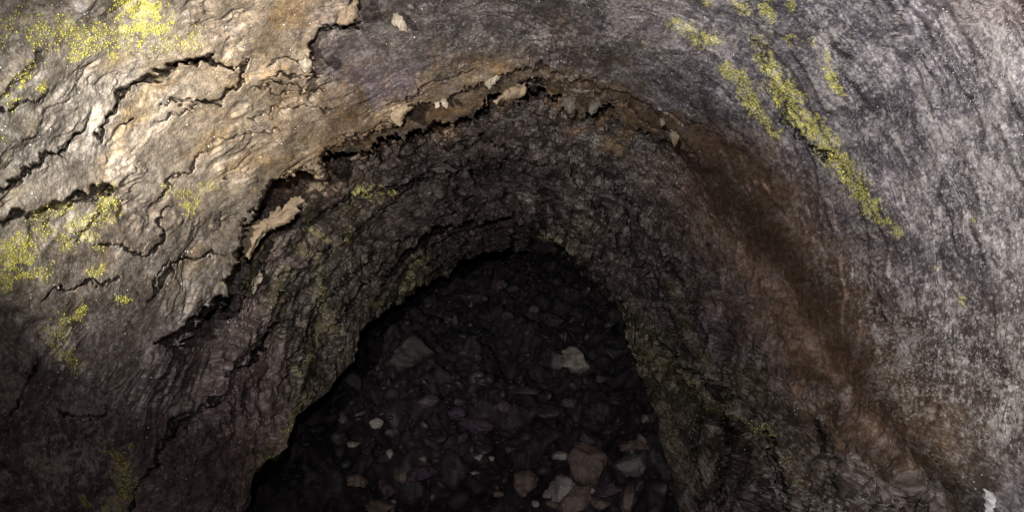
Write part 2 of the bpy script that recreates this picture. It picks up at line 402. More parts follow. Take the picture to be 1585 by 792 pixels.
# ============================================================ base colours of the rock, with some light and shade painted in
PAL = [ # px, py, spread, r,g,b (albedo, some light painted in), crystal speckle
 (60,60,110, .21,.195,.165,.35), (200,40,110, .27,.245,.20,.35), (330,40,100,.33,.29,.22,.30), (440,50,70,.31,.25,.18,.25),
 (60,180,90, .20,.19,.175,.35), (180,150,80,.38,.36,.31,.3), (155,235,60,.52,.50,.46,.3), (260,200,90,.46,.395,.30,.3), (330,130,60,.38,.31,.21,.25),  # left edge darkened, whitish hot-spot patch lightened further to place the torch glow
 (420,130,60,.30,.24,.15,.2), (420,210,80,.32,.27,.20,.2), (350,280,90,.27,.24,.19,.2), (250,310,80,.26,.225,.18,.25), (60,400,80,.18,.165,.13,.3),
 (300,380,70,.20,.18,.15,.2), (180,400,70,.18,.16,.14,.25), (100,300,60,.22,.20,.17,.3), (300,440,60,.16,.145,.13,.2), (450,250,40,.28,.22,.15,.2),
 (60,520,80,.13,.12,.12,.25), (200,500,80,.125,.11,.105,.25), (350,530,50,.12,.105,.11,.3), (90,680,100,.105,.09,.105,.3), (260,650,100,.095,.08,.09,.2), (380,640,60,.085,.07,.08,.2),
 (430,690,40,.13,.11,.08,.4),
 (520,80,40,.15,.13,.155,.25), (600,60,60,.13,.115,.11,.15), (600,140,40,.125,.105,.135,.1), (700,60,80,.12,.11,.115,.2), (800,50,90,.13,.12,.11,.25), (900,80,60,.15,.135,.14,.4),
 (540,170,40,.20,.15,.10,.15), (700,130,40,.17,.14,.125,.2), (850,100,40,.15,.125,.12,.4),
 (545,205,22, .33,.25,.15,.1), (600,195,22, .32,.24,.14,.1), (690,165,20, .28,.21,.14,.1), (770,140,20, .22,.17,.12,.1), (860,135,22,.16,.12,.08,.1), (930,150,28,.19,.14,.085,.05), (1000,185,28,.21,.155,.08,.05), (1070,205,25,.16,.12,.08,.1),
 (1000,60,70,.25,.24,.24,.6), (1100,150,60,.23,.22,.24,.6), (1180,60,80,.23,.22,.235,.6), (1200,210,50,.22,.21,.225,.5), (1300,80,90,.24,.23,.245,.7), (1420,60,90,.25,.24,.25,.75),
 (1540,20,60,.22,.17,.14,.4), (1560,120,80,.26,.25,.245,.8), (1400,200,90,.24,.225,.24,.7), (1300,300,60,.22,.20,.215,.6), (1500,300,90,.26,.25,.235,.85), (1420,380,70,.23,.21,.22,.6), (1550,430,80,.24,.22,.21,.7),
 (1450,500,60,.19,.16,.14,.8), (1550,560,70,.21,.175,.14,.8), (1520,640,50,.15,.12,.09,.6), (1330,400,50,.20,.16,.14,.6), (1400,590,50,.17,.14,.11,.8), (1560,760,60,.13,.12,.115,.4),
 (1130,240,40,.13,.11,.075,.1), (1180,300,40,.13,.10,.06,.1), (1200,390,45,.12,.085,.055,.1), (1270,360,35,.17,.12,.085,.2), (1250,480,45,.11,.08,.05,.15), (1330,500,45,.12,.085,.06,.3), (1280,560,40,.095,.08,.045,.15), (1340,640,40,.09,.075,.04,.15),
 (1420,700,45,.11,.085,.05,.2), (1480,760,45,.11,.085,.05,.2), (1500,700,40,.12,.105,.08,.3),
 (1110,330,30,.11,.10,.10,.25), (1150,430,40,.13,.115,.12,.35), (1200,540,35,.12,.105,.11,.3), (1270,640,30,.10,.09,.095,.35), (1350,720,40,.085,.08,.078,.5), (1420,780,30,.085,.08,.075,.5),
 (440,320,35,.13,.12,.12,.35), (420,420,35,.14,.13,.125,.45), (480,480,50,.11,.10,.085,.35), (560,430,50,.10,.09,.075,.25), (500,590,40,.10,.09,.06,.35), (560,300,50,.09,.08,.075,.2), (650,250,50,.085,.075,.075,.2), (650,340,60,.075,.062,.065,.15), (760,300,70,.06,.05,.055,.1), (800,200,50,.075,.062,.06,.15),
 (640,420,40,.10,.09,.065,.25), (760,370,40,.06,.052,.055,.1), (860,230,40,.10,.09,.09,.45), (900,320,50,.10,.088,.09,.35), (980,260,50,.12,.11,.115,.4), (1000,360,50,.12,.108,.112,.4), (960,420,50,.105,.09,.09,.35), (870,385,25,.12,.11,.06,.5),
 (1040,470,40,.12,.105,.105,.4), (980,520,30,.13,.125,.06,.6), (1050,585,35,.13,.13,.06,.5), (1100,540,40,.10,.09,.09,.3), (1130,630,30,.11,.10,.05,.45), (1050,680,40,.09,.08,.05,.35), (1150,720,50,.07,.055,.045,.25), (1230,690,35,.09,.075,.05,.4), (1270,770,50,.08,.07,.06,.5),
]
cwx = PX + 55 * n2(PX / 70, PY / 70, 102) + 30 * n2(PX / 22, PY / 22, 103) + 20 * n2(PX / 8, PY / 8, 113)
cwy = PY + 55 * n2(PX / 70, PY / 70, 105) + 30 * n2(PX / 22, PY / 22, 106) + 20 * n2(PX / 8, PY / 8, 116)
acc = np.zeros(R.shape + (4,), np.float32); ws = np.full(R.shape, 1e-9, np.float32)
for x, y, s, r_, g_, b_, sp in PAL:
    gain = 1.0  # per-zone darkening paints the dimmer light into the colour
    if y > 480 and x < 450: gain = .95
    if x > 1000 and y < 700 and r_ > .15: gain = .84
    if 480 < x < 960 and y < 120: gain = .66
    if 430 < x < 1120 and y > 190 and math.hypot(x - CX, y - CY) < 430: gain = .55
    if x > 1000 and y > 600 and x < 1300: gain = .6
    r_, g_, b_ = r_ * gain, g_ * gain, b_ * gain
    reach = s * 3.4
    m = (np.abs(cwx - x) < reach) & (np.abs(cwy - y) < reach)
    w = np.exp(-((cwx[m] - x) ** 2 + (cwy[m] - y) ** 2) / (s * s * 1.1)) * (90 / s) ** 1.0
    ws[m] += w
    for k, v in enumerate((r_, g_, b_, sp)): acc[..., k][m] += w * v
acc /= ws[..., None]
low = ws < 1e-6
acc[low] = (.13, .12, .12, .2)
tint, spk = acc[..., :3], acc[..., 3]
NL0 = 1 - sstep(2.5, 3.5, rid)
# tan crust exposed along the broken lip, browner rock on the ledge beneath it
rj = r_px + 9 * n2(PX / 30, PY / 30, 471) + 5 * n2(PX / 11, PY / 11, 472)
topm = sstep(140, 134, PH) * sstep(80, 100, PH)
kt = (np.exp(-((rj - A1[None] - 14) / 17) ** 2) * topm * .85)[..., None]
tint = tint * (1 - kt) + np.float32((.27, .205, .13)) * kt
kt = (sstep(-6, 6, A1[None] - rj) * sstep(-6, 6, rj - A2[None]) * sstep(140, 134, PH) * sstep(20, 45, PH) * .8)[..., None]
tint = tint * (1 - kt) + np.float32((.20, .145, .088)) * kt
kt = (np.exp(-((rj - A1[None] - 6) / 26) ** 2) * sstep(150, 142, PH) * sstep(126, 138, PH) * .5)[..., None]
tint = tint * (1 - kt) + np.float32((.33, .26, .16)) * kt
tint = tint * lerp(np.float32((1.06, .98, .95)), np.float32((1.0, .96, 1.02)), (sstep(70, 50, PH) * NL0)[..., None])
tint = tint * lerp(np.float32((.70, .61, .59)), np.float32((1, 1, 1)), NL0[..., None])  # browner inner rock, darkened further to paint in the weaker light there
kt = (sstep(60, 40, PH) * (1 - .0 * inner) * np.exp(-((PX - lerp(1040, 1420, np.clip((PY - 150) / 560, 0, 1)) + 34 * n2(PX / 30, PY / 30, 491) + 24 * n2(PX / 10, PY / 10, 492)) / 115) ** 4) * sstep(170, 230, PY) * sstep(770, 640, PY) * .75)[..., None]
tint = tint * (1 - kt) + np.float32((.20, .122, .076)) * kt
# mineral banding and blotches
blot = fbm2(aa * 9, bt * 6, 4, 151)
blot2 = fbm2(aa * 48, bt * 32, 3, 161, .6)
tint *= np.clip(1 + 0.30 * blot + 0.28 * blot2, .35, 1.9)[..., None]
ochre = sstep(.15, .6, fbm2(aa * 7, bt * 11, 3, 171)) * (1 - rightw) * (1 - inner) * sstep(560, 380, PY)
tint *= (1 + ochre[..., None] * np.array([.12, .02, -.18], np.float32))
tint *= (1 - 0.55 * crackm)[..., None]        # rock coloured darker inside the open cracks

# area each vertex covers in the picture plane, so densities can be given per picture area
dr = np.abs(np.gradient(r_px, axis=0)); apx = dr * r_px * abs(np.radians(phi[1] - phi[0]))
rsG = np.random.RandomState(11)
def scatter(dens, seed, s0, s1, lift=.0006):
    """dens: grains per picture pixel; s0..s1 grain radius in metres at 1.2 m"""
    rs = np.random.RandomState(seed)
    p = dens * apx
    k = rs.rand(*p.shape) < p
    j, i = np.nonzero(k)
    P = np.stack([X[NF:NF+NR][j, i], Yw[NF:NF+NR][j, i], Z[NF:NF+NR][j, i]], -1)
    P += rs.normal(size=P.shape) * .0004
    P[:, 0] -= cph[i] * lift; P[:, 2] -= sph[i] * lift
    S = s0 + (s1 - s0) * rs.rand(len(P)) ** 2
    return P, S.astype(np.float32), j, i
def blob_mask(spots, seed, thr=.0, sc=16):
    """spots: list of (polyline or point, radius, strength)"""
    d = np.zeros_like(R)
    tex = fbm2(wx / sc, wy / sc, 4, seed, .62) + .55 * fbm2(PX / 4.5, PY / 4.5, 3, seed + 7, .8)
    for pts, rad, st in spots:
        if not isinstance(pts, list): pts = [pts, (pts[0] + .5, pts[1] + .5)]
        m, dist, s2_ = seg_field(pts, rad * 2)
        if dist is None: continue
        f = np.exp(-(dist / rad) ** 2)
        v = st * sstep(thr - .12, thr + .22, tex[m] + (f - .55) * 1.3) * sstep(.05, .5, f)
        d[m] = np.maximum(d[m], v)
    return d
LEFT = [((225,30),36,1), ((212,12),30,1), ((255,42),18,.8), ([(60,55),(150,48),(200,60)],22,.35), ([(110,80),(150,72)],14,.5), ((175,78),12,.5), ((38,112),18,.45), ((72,132),10,.5), ((20,150),20,.2), ((4,212),6,.6),
        ((168,310),22,.55), ([(130,340),(180,330)],12,.45), ([(60,330),(110,320)],12,.35), ([(110,352),(150,370)],16,.3), ((292,316),14,.55), ((285,300),8,.3),
        ((18,400),30,.7), ((40,385),22,.5), ([(0,440),(40,425)],18,.4), ((100,380),18,.25), ((142,420),12,.5), ((70,360),22,.25), ((188,464),14,.7), ([(130,478),(112,498)],9,.6), ((60,420),20,.25),
        ((375,425),13,.5), ((350,430),9,.4), ((325,535),7,.3), ((350,615),6,.5), ((205,688),7,.35), ([(192,715),(200,730),(186,752)],8,.4), ((132,775),9,.4), ((155,700),5,.5), ((70,628),7,.4), ([(330,290),(250,300)],10,.3), ([(0,40),(60,30),(120,70)],30,.12), ([(250,70),(300,60)],18,.25), ([(180,700),(200,760),(170,790)],16,.3), ([(100,490),(90,540),(120,570)],14,.3), ((330,530),14,.2), ([(380,640),(420,600)],16,.15)]
RIGHT = [([(1188,100),(1205,140),(1235,175),(1270,212),(1292,238)],13,1.0), ([(1205,125),(1235,170)],16,.8), ([(1300,250),(1330,290),(1352,318)],12,.85), ([(1352,318),(1372,345),(1388,358)],7,.5), ([(1270,235),(1310,250),(1340,275)],8,.4),
         ([(1128,108),(1150,140),(1165,168)],9,.9), ([(1165,168),(1185,192),(1206,206)],7,.8), ([(1152,120),(1172,160)],7,.6), ((1098,60),11,.7), ([(1040,30),(1070,50),(1085,75)],7,.55),
         ([(1275,95),(1283,125),(1298,138)],7,.8), ((1225,65),7,.6), ((1236,62),5,.5), ([(1140,-10),(1152,25)],7,.7), ([(1180,-10),(1190,25)],8,.6), ([(1090,-10),(1098,12)],6,.5), ([(1220,-10),(1222,18)],4,.4), ([(1165,60),(1180,100)],8,.35), ([(1255,60),(1260,68)],4,.7),
         ([(1285,228),(1290,250)],6,.6), ((1450,416),4,.6), ((1490,465),3,.8), ((1487,475),3,.7), ((1370,773),5,.9), ((1502,338),4,.3)]
INNER = [((402,395),14,.8), ((408,382),8,.8), ((484,338),9,.8), ((487,365),6,.6), ((566,304),18,.75), ((608,297),8,.7), ((528,372),7,.6), ((500,365),8,.4), ((552,290),6,.6), ([(440,420),(420,470)],14,.16), ([(480,330),(470,380),(500,420)],12,.18), ([(560,320),(540,380)],14,.14), ([(490,440),(510,500),(480,560)],12,.16), ((585,300),16,.4), ([(395,420),(380,450)],12,.4),
         ((494,460),6,.5), ((497,475),5,.5), ((465,572),9,.4), ((480,545),6,.3), ((415,705),14,.35), ([(445,660),(470,620)],8,.25), ([(620,450),(650,415),(660,400)],10,.22), ([(580,480),(600,470)],8,.2)]
INNER2 = [([(845,368),(870,382),(898,402)],9,.55), ([(965,488),(985,520),(1020,560)],15,.45), ([(1020,560),(1060,590),(1110,625),(1150,650)],11,.42), ((1090,465),9,.22), ([(1098,455),(1106,480)],3,.7), ([(1060,420),(1080,470)],10,.18),
          ([(970,500),(1030,575),(1110,630),(1190,665)],10,.5), ([(1040,440),(1060,500),(1090,560)],10,.3), ([(995,560),(1010,600),(1030,640),(1050,690)],15,.25), ([(1180,650),(1190,690)],12,.3), ([(920,440),(945,465)],7,.3), ([(1000,330),(1030,370)],10,.12), ([(1215,700),(1230,740)],14,.15), ([(520,560),(560,520)],8,.12), ([(640,440),(700,420)],6,.14)]
NLM = 1 - sstep(2.5, 2.6, rid)
lm = blob_mask(LEFT, 301) * NLM
rm = blob_mask([(p_, r_ * 1.3, s_) for p_, r_, s_ in RIGHT], 311, sc=11) * NLM
im = blob_mask(INNER, 321) * (1 - NLM)
im2 = blob_mask(INNER2, 331, sc=9) * (1 - NLM)
gr = sstep(-.35, .15, fbm2(PX / 2.6, PY / 2.6, 3, 451, .8))
for mk, c_, st in ((lm, (.74,.70,.12), .85), (rm, (.95,.90,.20), 1.3), (im, (.44,.40,.13), .9), (im2, (.30,.27,.11), .6)):  # right-wall yellow brightened to make up for weak light
    k_ = np.clip(mk * gr * st, 0, 1)[..., None]
    tint = tint * (1 - k_) + np.float32(c_) * k_
clump = fbm2(aa * 15, bb * 11, 4, 461, .7); grain = fbm2(aa * 110, bb * 84, 3, 462, .9)
gm_ = sstep(.10, .42, grain * .95 + clump * .75 - .02) * np.clip(spk * 1.5, 0, 1.0)
out_ = (1 - inner * .55)
tint = tint * (1 - .50 * (spk * out_)[..., None] * sstep(-.3, .4, -clump)[..., None])
tint = tint * (1 - (gm_ * out_)[..., None] * .85) + np.float32((.47, .44, .415)) * (gm_ * out_ * .85)[..., None]
# ============================================================ materials
def new_mat(name):
    m = bpy.data.materials.new(name); m.use_nodes = True
    nt = m.node_tree; nt.nodes.clear()
    out = nt.nodes.new('ShaderNodeOutputMaterial'); b = nt.nodes.new('ShaderNodeBsdfPrincipled')
    nt.links.new(b.outputs[0], out.inputs[0])
    return m, nt, b
def N(nt, t, **kw):
    n = nt.nodes.new(t)
    for k, v in kw.items():
        if k in n.inputs: n.inputs[k].default_value = v
        else: setattr(n, k, v)
    return n
def math_n(nt, op, a, b=None, clamp=False):
    n = nt.nodes.new('ShaderNodeMath'); n.operation = op; n.use_clamp = clamp
    for i, v in enumerate((a, b)):
        if v is None: continue
        if isinstance(v, (int, float)): n.inputs[i].default_value = v
        else: nt.links.new(v, n.inputs[i])
    return n.outputs[0]
def ramp(nt, fac, lo, hi, a=0.0, b=1.0):
    n = nt.nodes.new('ShaderNodeMapRange'); n.interpolation_type = 'SMOOTHSTEP'
    n.inputs[1].default_value = lo; n.inputs[2].default_value = hi; n.inputs[3].default_value = a; n.inputs[4].default_value = b
    nt.links.new(fac, n.inputs[0]); return n.outputs[0]
def mixc(nt, fac, a, b, blend='MIX'):
    n = nt.nodes.new('ShaderNodeMix'); n.data_type = 'RGBA'; n.blend_type = blend
    for s, v in ((n.inputs[0], fac), (n.inputs[6], a), (n.inputs[7], b)):
        if isinstance(v, (int, float, tuple)): s.default_value = v
        else: nt.links.new(v, s)
    return n.outputs[2]

def rock_skin():
    m, nt, b = new_mat('lava_rock')
    at = N(nt, 'ShaderNodeAttribute', attribute_name='tint')
    sp = N(nt, 'ShaderNodeAttribute', attribute_name='speckle')
    fl = N(nt, 'ShaderNodeAttribute', attribute_name='flow')
    def noise(scale, det=2.0, rough=.55, sc=(1, 1, 1)):
        mp = N(nt, 'ShaderNodeMapping'); mp.inputs['Scale'].default_value = sc
        nt.links.new(fl.outputs['Vector'], mp.inputs[0])
        n = N(nt, 'ShaderNodeTexNoise'); n.inputs['Scale'].default_value = scale
        n.inputs['Detail'].default_value = det; n.inputs['Roughness'].default_value = rough
        nt.links.new(mp.outputs[0], n.inputs['Vector']); return n.outputs[0]
    c1 = noise(58, 4, .65, (1.3, 1, 1)); c2 = noise(220, 3, .6, (1.3, 1, 1))
    v = math_n(nt, 'MULTIPLY', ramp(nt, c1, .3, .7, .68, 1.34), ramp(nt, c2, .3, .7, .72, 1.30))
    base = mixc(nt, 1.0, at.outputs['Color'], (1, 1, 1, 1), 'MULTIPLY')
    vm = N(nt, 'ShaderNodeVectorMath', operation='SCALE'); nt.links.new(base, vm.inputs[0]); nt.links.new(v, vm.inputs['Scale'])
    # pale mineral crust: ragged grains, dense on the right wall
    g1 = noise(140, 4, .72, (1.3, 1, 1)); g2 = noise(24, 4, .6, (1.2, 1, 1))
    s1 = math_n(nt, 'ADD', g1, math_n(nt, 'MULTIPLY', math_n(nt, 'SUBTRACT', g2, .5), .8))
    s2 = math_n(nt, 'ADD', s1, math_n(nt, 'MULTIPLY', sp.outputs['Fac'], .14))
    gm = ramp(nt, s2, .62, .74)
    gm = math_n(nt, 'MULTIPLY', gm, math_n(nt, 'ADD', math_n(nt, 'MULTIPLY', sp.outputs['Fac'], .9), .08), True)
    pale = mixc(nt, .55, vm.outputs[0], (.62, .60, .56, 1))
    colr = mixc(nt, gm, vm.outputs[0], pale)
    nt.links.new(colr, b.inputs['Base Color'])
    b.inputs['Specular IOR Level'].default_value = .3
    rr = ramp(nt, noise(140, 3, .6), .35, .65, .55, .95)
    nt.links.new(rr, b.inputs['Roughness'])
    hb = math_n(nt, 'ADD', math_n(nt, 'MULTIPLY', c1, 1.0), math_n(nt, 'MULTIPLY', c2, .5))
    hb = math_n(nt, 'ADD', hb, math_n(nt, 'MULTIPLY', noise(700, 2, .6, (.8, 1, 1)), .2))
    bp = N(nt, 'ShaderNodeBump'); bp.inputs['Strength'].default_value = .9; bp.inputs['Distance'].default_value = .0035
    nt.links.new(hb, bp.inputs['Height']); nt.links.new(bp.outputs[0], b.inputs['Normal'])
    return m
ROCK = rock_skin()

def simple_rock(name, c0, c1, scale=40, rough=(.5, .85), bump=.004, c2=None):
    m, nt, b = new_mat(name)
    tc = N(nt, 'ShaderNodeTexCoord')
    def noise(s, d=4, r=.6):
        n = N(nt, 'ShaderNodeTexNoise'); n.inputs['Scale'].default_value = s; n.inputs['Detail'].default_value = d
        n.inputs['Roughness'].default_value = r; nt.links.new(tc.outputs['Object'], n.inputs['Vector']); return n.outputs[0]
    f = ramp(nt, noise(scale), .35, .65)
    c = mixc(nt, f, c0 + (1,), c1 + (1,))
    if c2: c = mixc(nt, ramp(nt, noise(scale * 5, 3, .7), .58, .7, 0, .7), c, c2 + (1,))
    nt.links.new(c, b.inputs['Base Color'])
    nt.links.new(ramp(nt, noise(scale * 3), .3, .7, rough[0], rough[1]), b.inputs['Roughness'])
    bp = N(nt, 'ShaderNodeBump'); bp.inputs['Strength'].default_value = .8; bp.inputs['Distance'].default_value = bump
    nt.links.new(noise(scale * 2.5, 5, .65), bp.inputs['Height']); nt.links.new(bp.outputs[0], b.inputs['Normal'])
    return m
M_TAN = simple_rock('tan_crust', (.17,.125,.08), (.26,.20,.135), 50)
M_DARK = simple_rock('dark_crust', (.075,.07,.07), (.12,.11,.11), 30, c2=(.2,.19,.18))
M_PALE = simple_rock('pale_crust', (.24,.20,.155), (.36,.31,.25), 50)
M_GREY = simple_rock('grey_crust', (.085,.072,.06), (.15,.13,.11), 50, c2=(.3,.27,.24))
M_WHITE = simple_rock('white_mineral', (.62,.61,.62), (.8,.8,.8), 60)
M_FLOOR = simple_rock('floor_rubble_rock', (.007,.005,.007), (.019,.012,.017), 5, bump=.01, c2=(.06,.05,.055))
M_DIM = simple_rock('dim_block_rock', (.020,.017,.019), (.048,.042,.045), 9, bump=.012, c2=(.09,.083,.085))  # darkened grey block rock, paints in the weak light up the slope
M_ROCK = [simple_rock('block_rock_grey', (.08,.075,.074), (.15,.14,.135), 14, bump=.008, c2=(.24,.23,.21)),
          simple_rock('block_rock_purple', (.035,.022,.036), (.065,.042,.062), 14, bump=.01, c2=(.12,.09,.11)),
          simple_rock('block_rock_brown', (.075,.054,.046), (.15,.11,.092), 14, bump=.01, c2=(.26,.22,.2)),
          simple_rock('block_rock_pale', (.13,.115,.105), (.26,.235,.215), 14, bump=.01, c2=(.5,.46,.43))]

def grain_mat(name, c0, c1, rough):
    m, nt, b = new_mat(name)
    g = N(nt, 'ShaderNodeNewGeometry')
    c = mixc(nt, g.outputs['Random Per Island'], c0 + (1,), c1 + (1,))
    nt.links.new(c, b.inputs['Base Color']); b.inputs['Roughness'].default_value = rough
    return m
M_YEL = grain_mat('yellow_lichen', (.46,.43,.09), (.82,.78,.18), .8)
M_YEL_BRIGHT = grain_mat('bright_yellow_lichen', (.75,.71,.18), (.98,.95,.32), .8)  # yellow lifted to make up for the weaker light on the right wall
M_YEL2 = grain_mat('golden_lichen', (.26,.25,.06), (.60,.57,.18), .7)
M_DROP_GLINT = grain_mat('painted_glint_bead', (.6,.59,.57), (.93,.92,.9), .35)  # droplets coloured opaque white to paint in their glints
M_MIN = grain_mat('mineral_grain', (.35,.33,.31), (.72,.70,.68), .6)

# ============================================================ meshes of the shell
def link(name, me, mat, parent=None, kind=None):
    o = bpy.data.objects.new(name, me); COL.objects.link(o)
    if mat: me.materials.append(mat)
    if parent: o.parent = parent
    if kind: o['kind'] = kind
    return o

def np_mesh(name, V, Q):
    me = bpy.data.meshes.new(name)
    k = Q.shape[1]
    me.vertices.add(len(V)); me.vertices.foreach_set('co', V.astype(np.float32).ravel())
    me.loops.add(Q.size); me.loops.foreach_set('vertex_index', Q.astype(np.int32).ravel())
    me.polygons.add(len(Q)); me.polygons.foreach_set('loop_start', np.arange(0, Q.size, k, dtype=np.int32))
    me.update(calc_edges=True)
    return me

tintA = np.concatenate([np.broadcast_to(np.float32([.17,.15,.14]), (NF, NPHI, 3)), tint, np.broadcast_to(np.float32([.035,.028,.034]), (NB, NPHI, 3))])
spA = padded(spk, .3, .05)
bA = np.concatenate([np.array([f[1] for f in front]), bb + 0 * R, np.array([b_[1] for b_ in back])]).astype(np.float32)
aA = np.broadcast_to(np.radians(phi)[None] * 0.74, X.shape).astype(np.float32)

def patch(name, r0, r1, c0, c1, kind='structure'):
    sl = (slice(r0, r1 + 1), slice(c0, c1 + 1))
    x, y, z = X[sl], Yw[sl], Z[sl]
    h, w = x.shape
    V = np.stack([x, y, z], -1).reshape(-1, 3)
    idx = np.arange(h * w).reshape(h, w)
    Q = np.stack([idx[:-1, :-1], idx[1:, :-1], idx[1:, 1:], idx[:-1, 1:]], -1).reshape(-1, 4)
    me = np_mesh(name, V, Q)
    a = me.attributes.new('tint', 'FLOAT_COLOR', 'POINT')
    t4 = np.ones((h * w, 4), np.float32); t4[:, :3] = tintA[sl].reshape(-1, 3); a.data.foreach_set('color', t4.ravel())
    a = me.attributes.new('speckle', 'FLOAT', 'POINT'); a.data.foreach_set('value', spA[sl].ravel().astype(np.float32))
    a = me.attributes.new('flow', 'FLOAT_VECTOR', 'POINT')
    fl = np.stack([aA[sl], bA[sl], np.zeros_like(x)], -1); a.data.foreach_set('vector', fl.ravel().astype(np.float32))
    me.polygons.foreach_set('use_smooth', np.ones(len(Q), bool))
    return link(name, me, ROCK, kind=kind)

col_of = lambda ang: int(np.argmin(np.abs(phi - ang)))
cL, cR = col_of(128), col_of(72)
rowA = NF + sum(s[2] for s in secs[:5])        # first row past the lip
rowM = NF + NR - 1
patch('wall_left', 0, rowA, 0, cL)
patch('ceiling', 0, rowA, cL, cR)
patch('wall_right', 0, rowA, cR, NPHI - 1)
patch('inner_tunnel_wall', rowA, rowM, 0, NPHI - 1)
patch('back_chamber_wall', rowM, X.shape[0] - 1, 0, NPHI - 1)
# rock closing both ends
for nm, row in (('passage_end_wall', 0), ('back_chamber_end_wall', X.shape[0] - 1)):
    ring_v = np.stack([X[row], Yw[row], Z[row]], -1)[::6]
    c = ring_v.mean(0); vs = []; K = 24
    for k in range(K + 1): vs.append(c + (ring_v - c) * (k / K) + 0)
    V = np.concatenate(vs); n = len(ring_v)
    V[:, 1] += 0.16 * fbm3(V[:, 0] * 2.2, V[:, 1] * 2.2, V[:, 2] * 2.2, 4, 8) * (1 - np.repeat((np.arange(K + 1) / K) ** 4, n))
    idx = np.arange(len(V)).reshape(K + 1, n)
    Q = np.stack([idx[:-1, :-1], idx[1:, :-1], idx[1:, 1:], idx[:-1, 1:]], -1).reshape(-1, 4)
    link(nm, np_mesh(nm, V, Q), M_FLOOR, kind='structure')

# ============================================================ floor
def floor_h(x, y):
    base = np.interp(y, [-3, 1.5, 2.4, 3.2, 4.2, 5.2, 6.4, 8.6], [0, 0, .03, .13, .34, .62, .92, 1.25])
    x = np.asarray(x, np.float32); y = np.asarray(y, np.float32)
    side = 0.55 * np.maximum(0, np.abs(x + .04) - .52) ** 1.3 * np.clip((y - 1.8), 0, 1)
    heap = 0.10 * (1 - np.abs(fbm2(x * 2.0, y * 1.6, 3, 231)) * 2) * np.clip((y - 2.2) / .8, 0, 1)
    return (base + side + heap - .08 + 0.08 * fbm2(x * 2.2, y * 2.2, 3, 201) + 0.05 * np.abs(fbm2(x * 6, y * 6, 3, 211)) + 0.02 * fbm2(x * 24, y * 24, 3, 221)).astype(np.float32)
gx = np.linspace(-1.7, 1.7, 420); gy = np.linspace(-2.5, 8.6, 900)
GX, GY = np.meshgrid(gx, gy)
GZ = floor_h(GX, GY)
idx = np.arange(GX.size).reshape(GX.shape)
Q = np.stack([idx[:-1, :-1], idx[:-1, 1:], idx[1:, 1:], idx[1:, :-1]], -1).reshape(-1, 4)
me = np_mesh('cave_floor', np.stack([GX, GY, GZ], -1).reshape(-1, 3), Q)
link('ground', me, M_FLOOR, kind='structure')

# ============================================================ grains (lichen, droplets, minerals)
_oct = np.array([(1,0,0),(-1,0,0),(0,1,0),(0,-1,0),(0,0,1),(0,0,-1)], np.float32)
_octf = np.array([(0,2,4),(2,1,4),(1,3,4),(3,0,4),(2,0,5),(1,2,5),(3,1,5),(0,3,5)])
def grains(name, P, S, mat, label, cat, group=None, flat=.6, seed=1):
    rs = np.random.RandomState(seed); n = len(P)
    q = rs.normal(size=(n, 4)); q /= np.linalg.norm(q, axis=1)[:, None]
    w, x, y, z = q.T
    Rm = np.stack([1-2*(y*y+z*z), 2*(x*y-z*w), 2*(x*z+y*w), 2*(x*y+z*w), 1-2*(x*x+z*z), 2*(y*z-x*w), 2*(x*z-y*w), 2*(y*z+x*w), 1-2*(x*x+y*y)], -1).reshape(n, 3, 3)
    o = _oct[None] * (rs.rand(n, 1, 3) * .7 + .6)
    v = np.einsum('nij,nkj->nki', Rm, o) * S[:, None, None]
    V = (v + P[:, None]).reshape(-1, 3)
    Q = (_octf[None] + (np.arange(n) * 6)[:, None, None]).reshape(-1, 3)
    o = link(name, np_mesh(name, V, Q), mat, kind='stuff')
    o['label'] = label; o['category'] = cat
    if group: o['group'] = group
    return o
Xg, Yg, Zg = X[NF:NF+NR], Yw[NF:NF+NR], Z[NF:NF+NR]
def part_stuff(name, mask, sel, seed, s0, s1, dens, mat, label, cat, group=None):
    m = mask * sel * dens
    P, S, j, i = scatter(m, seed, s0, s1)
    if len(P): grains(name, P, S, mat, label, cat, group, seed=seed)
    print(name, label, len(P))
part_stuff('lichen', lm, np.ones_like(R), 5, .0004, .0015, .42, M_YEL, 'bright yellow lichen speckling the lit tan crust of the left wall', 'lichen', 'yellow lichen patches')
part_stuff('lichen', rm, np.ones_like(R), 6, .0004, .0014, .36, M_YEL_BRIGHT, 'yellow lichen in long diagonal streaks on the grey right wall', 'lichen', 'yellow lichen patches')
part_stuff('lichen', im, np.ones_like(R), 7, .0006, .0023, .36, M_YEL2, 'dull yellow green lichen patches on the dark inner wall below the broken lip', 'lichen', 'yellow lichen patches')
part_stuff('lichen', im2, np.ones_like(R), 8, .0006, .0023, .32, M_YEL2, 'sparse golden lichen along the right edge of the dark hole', 'lichen', 'yellow lichen patches')

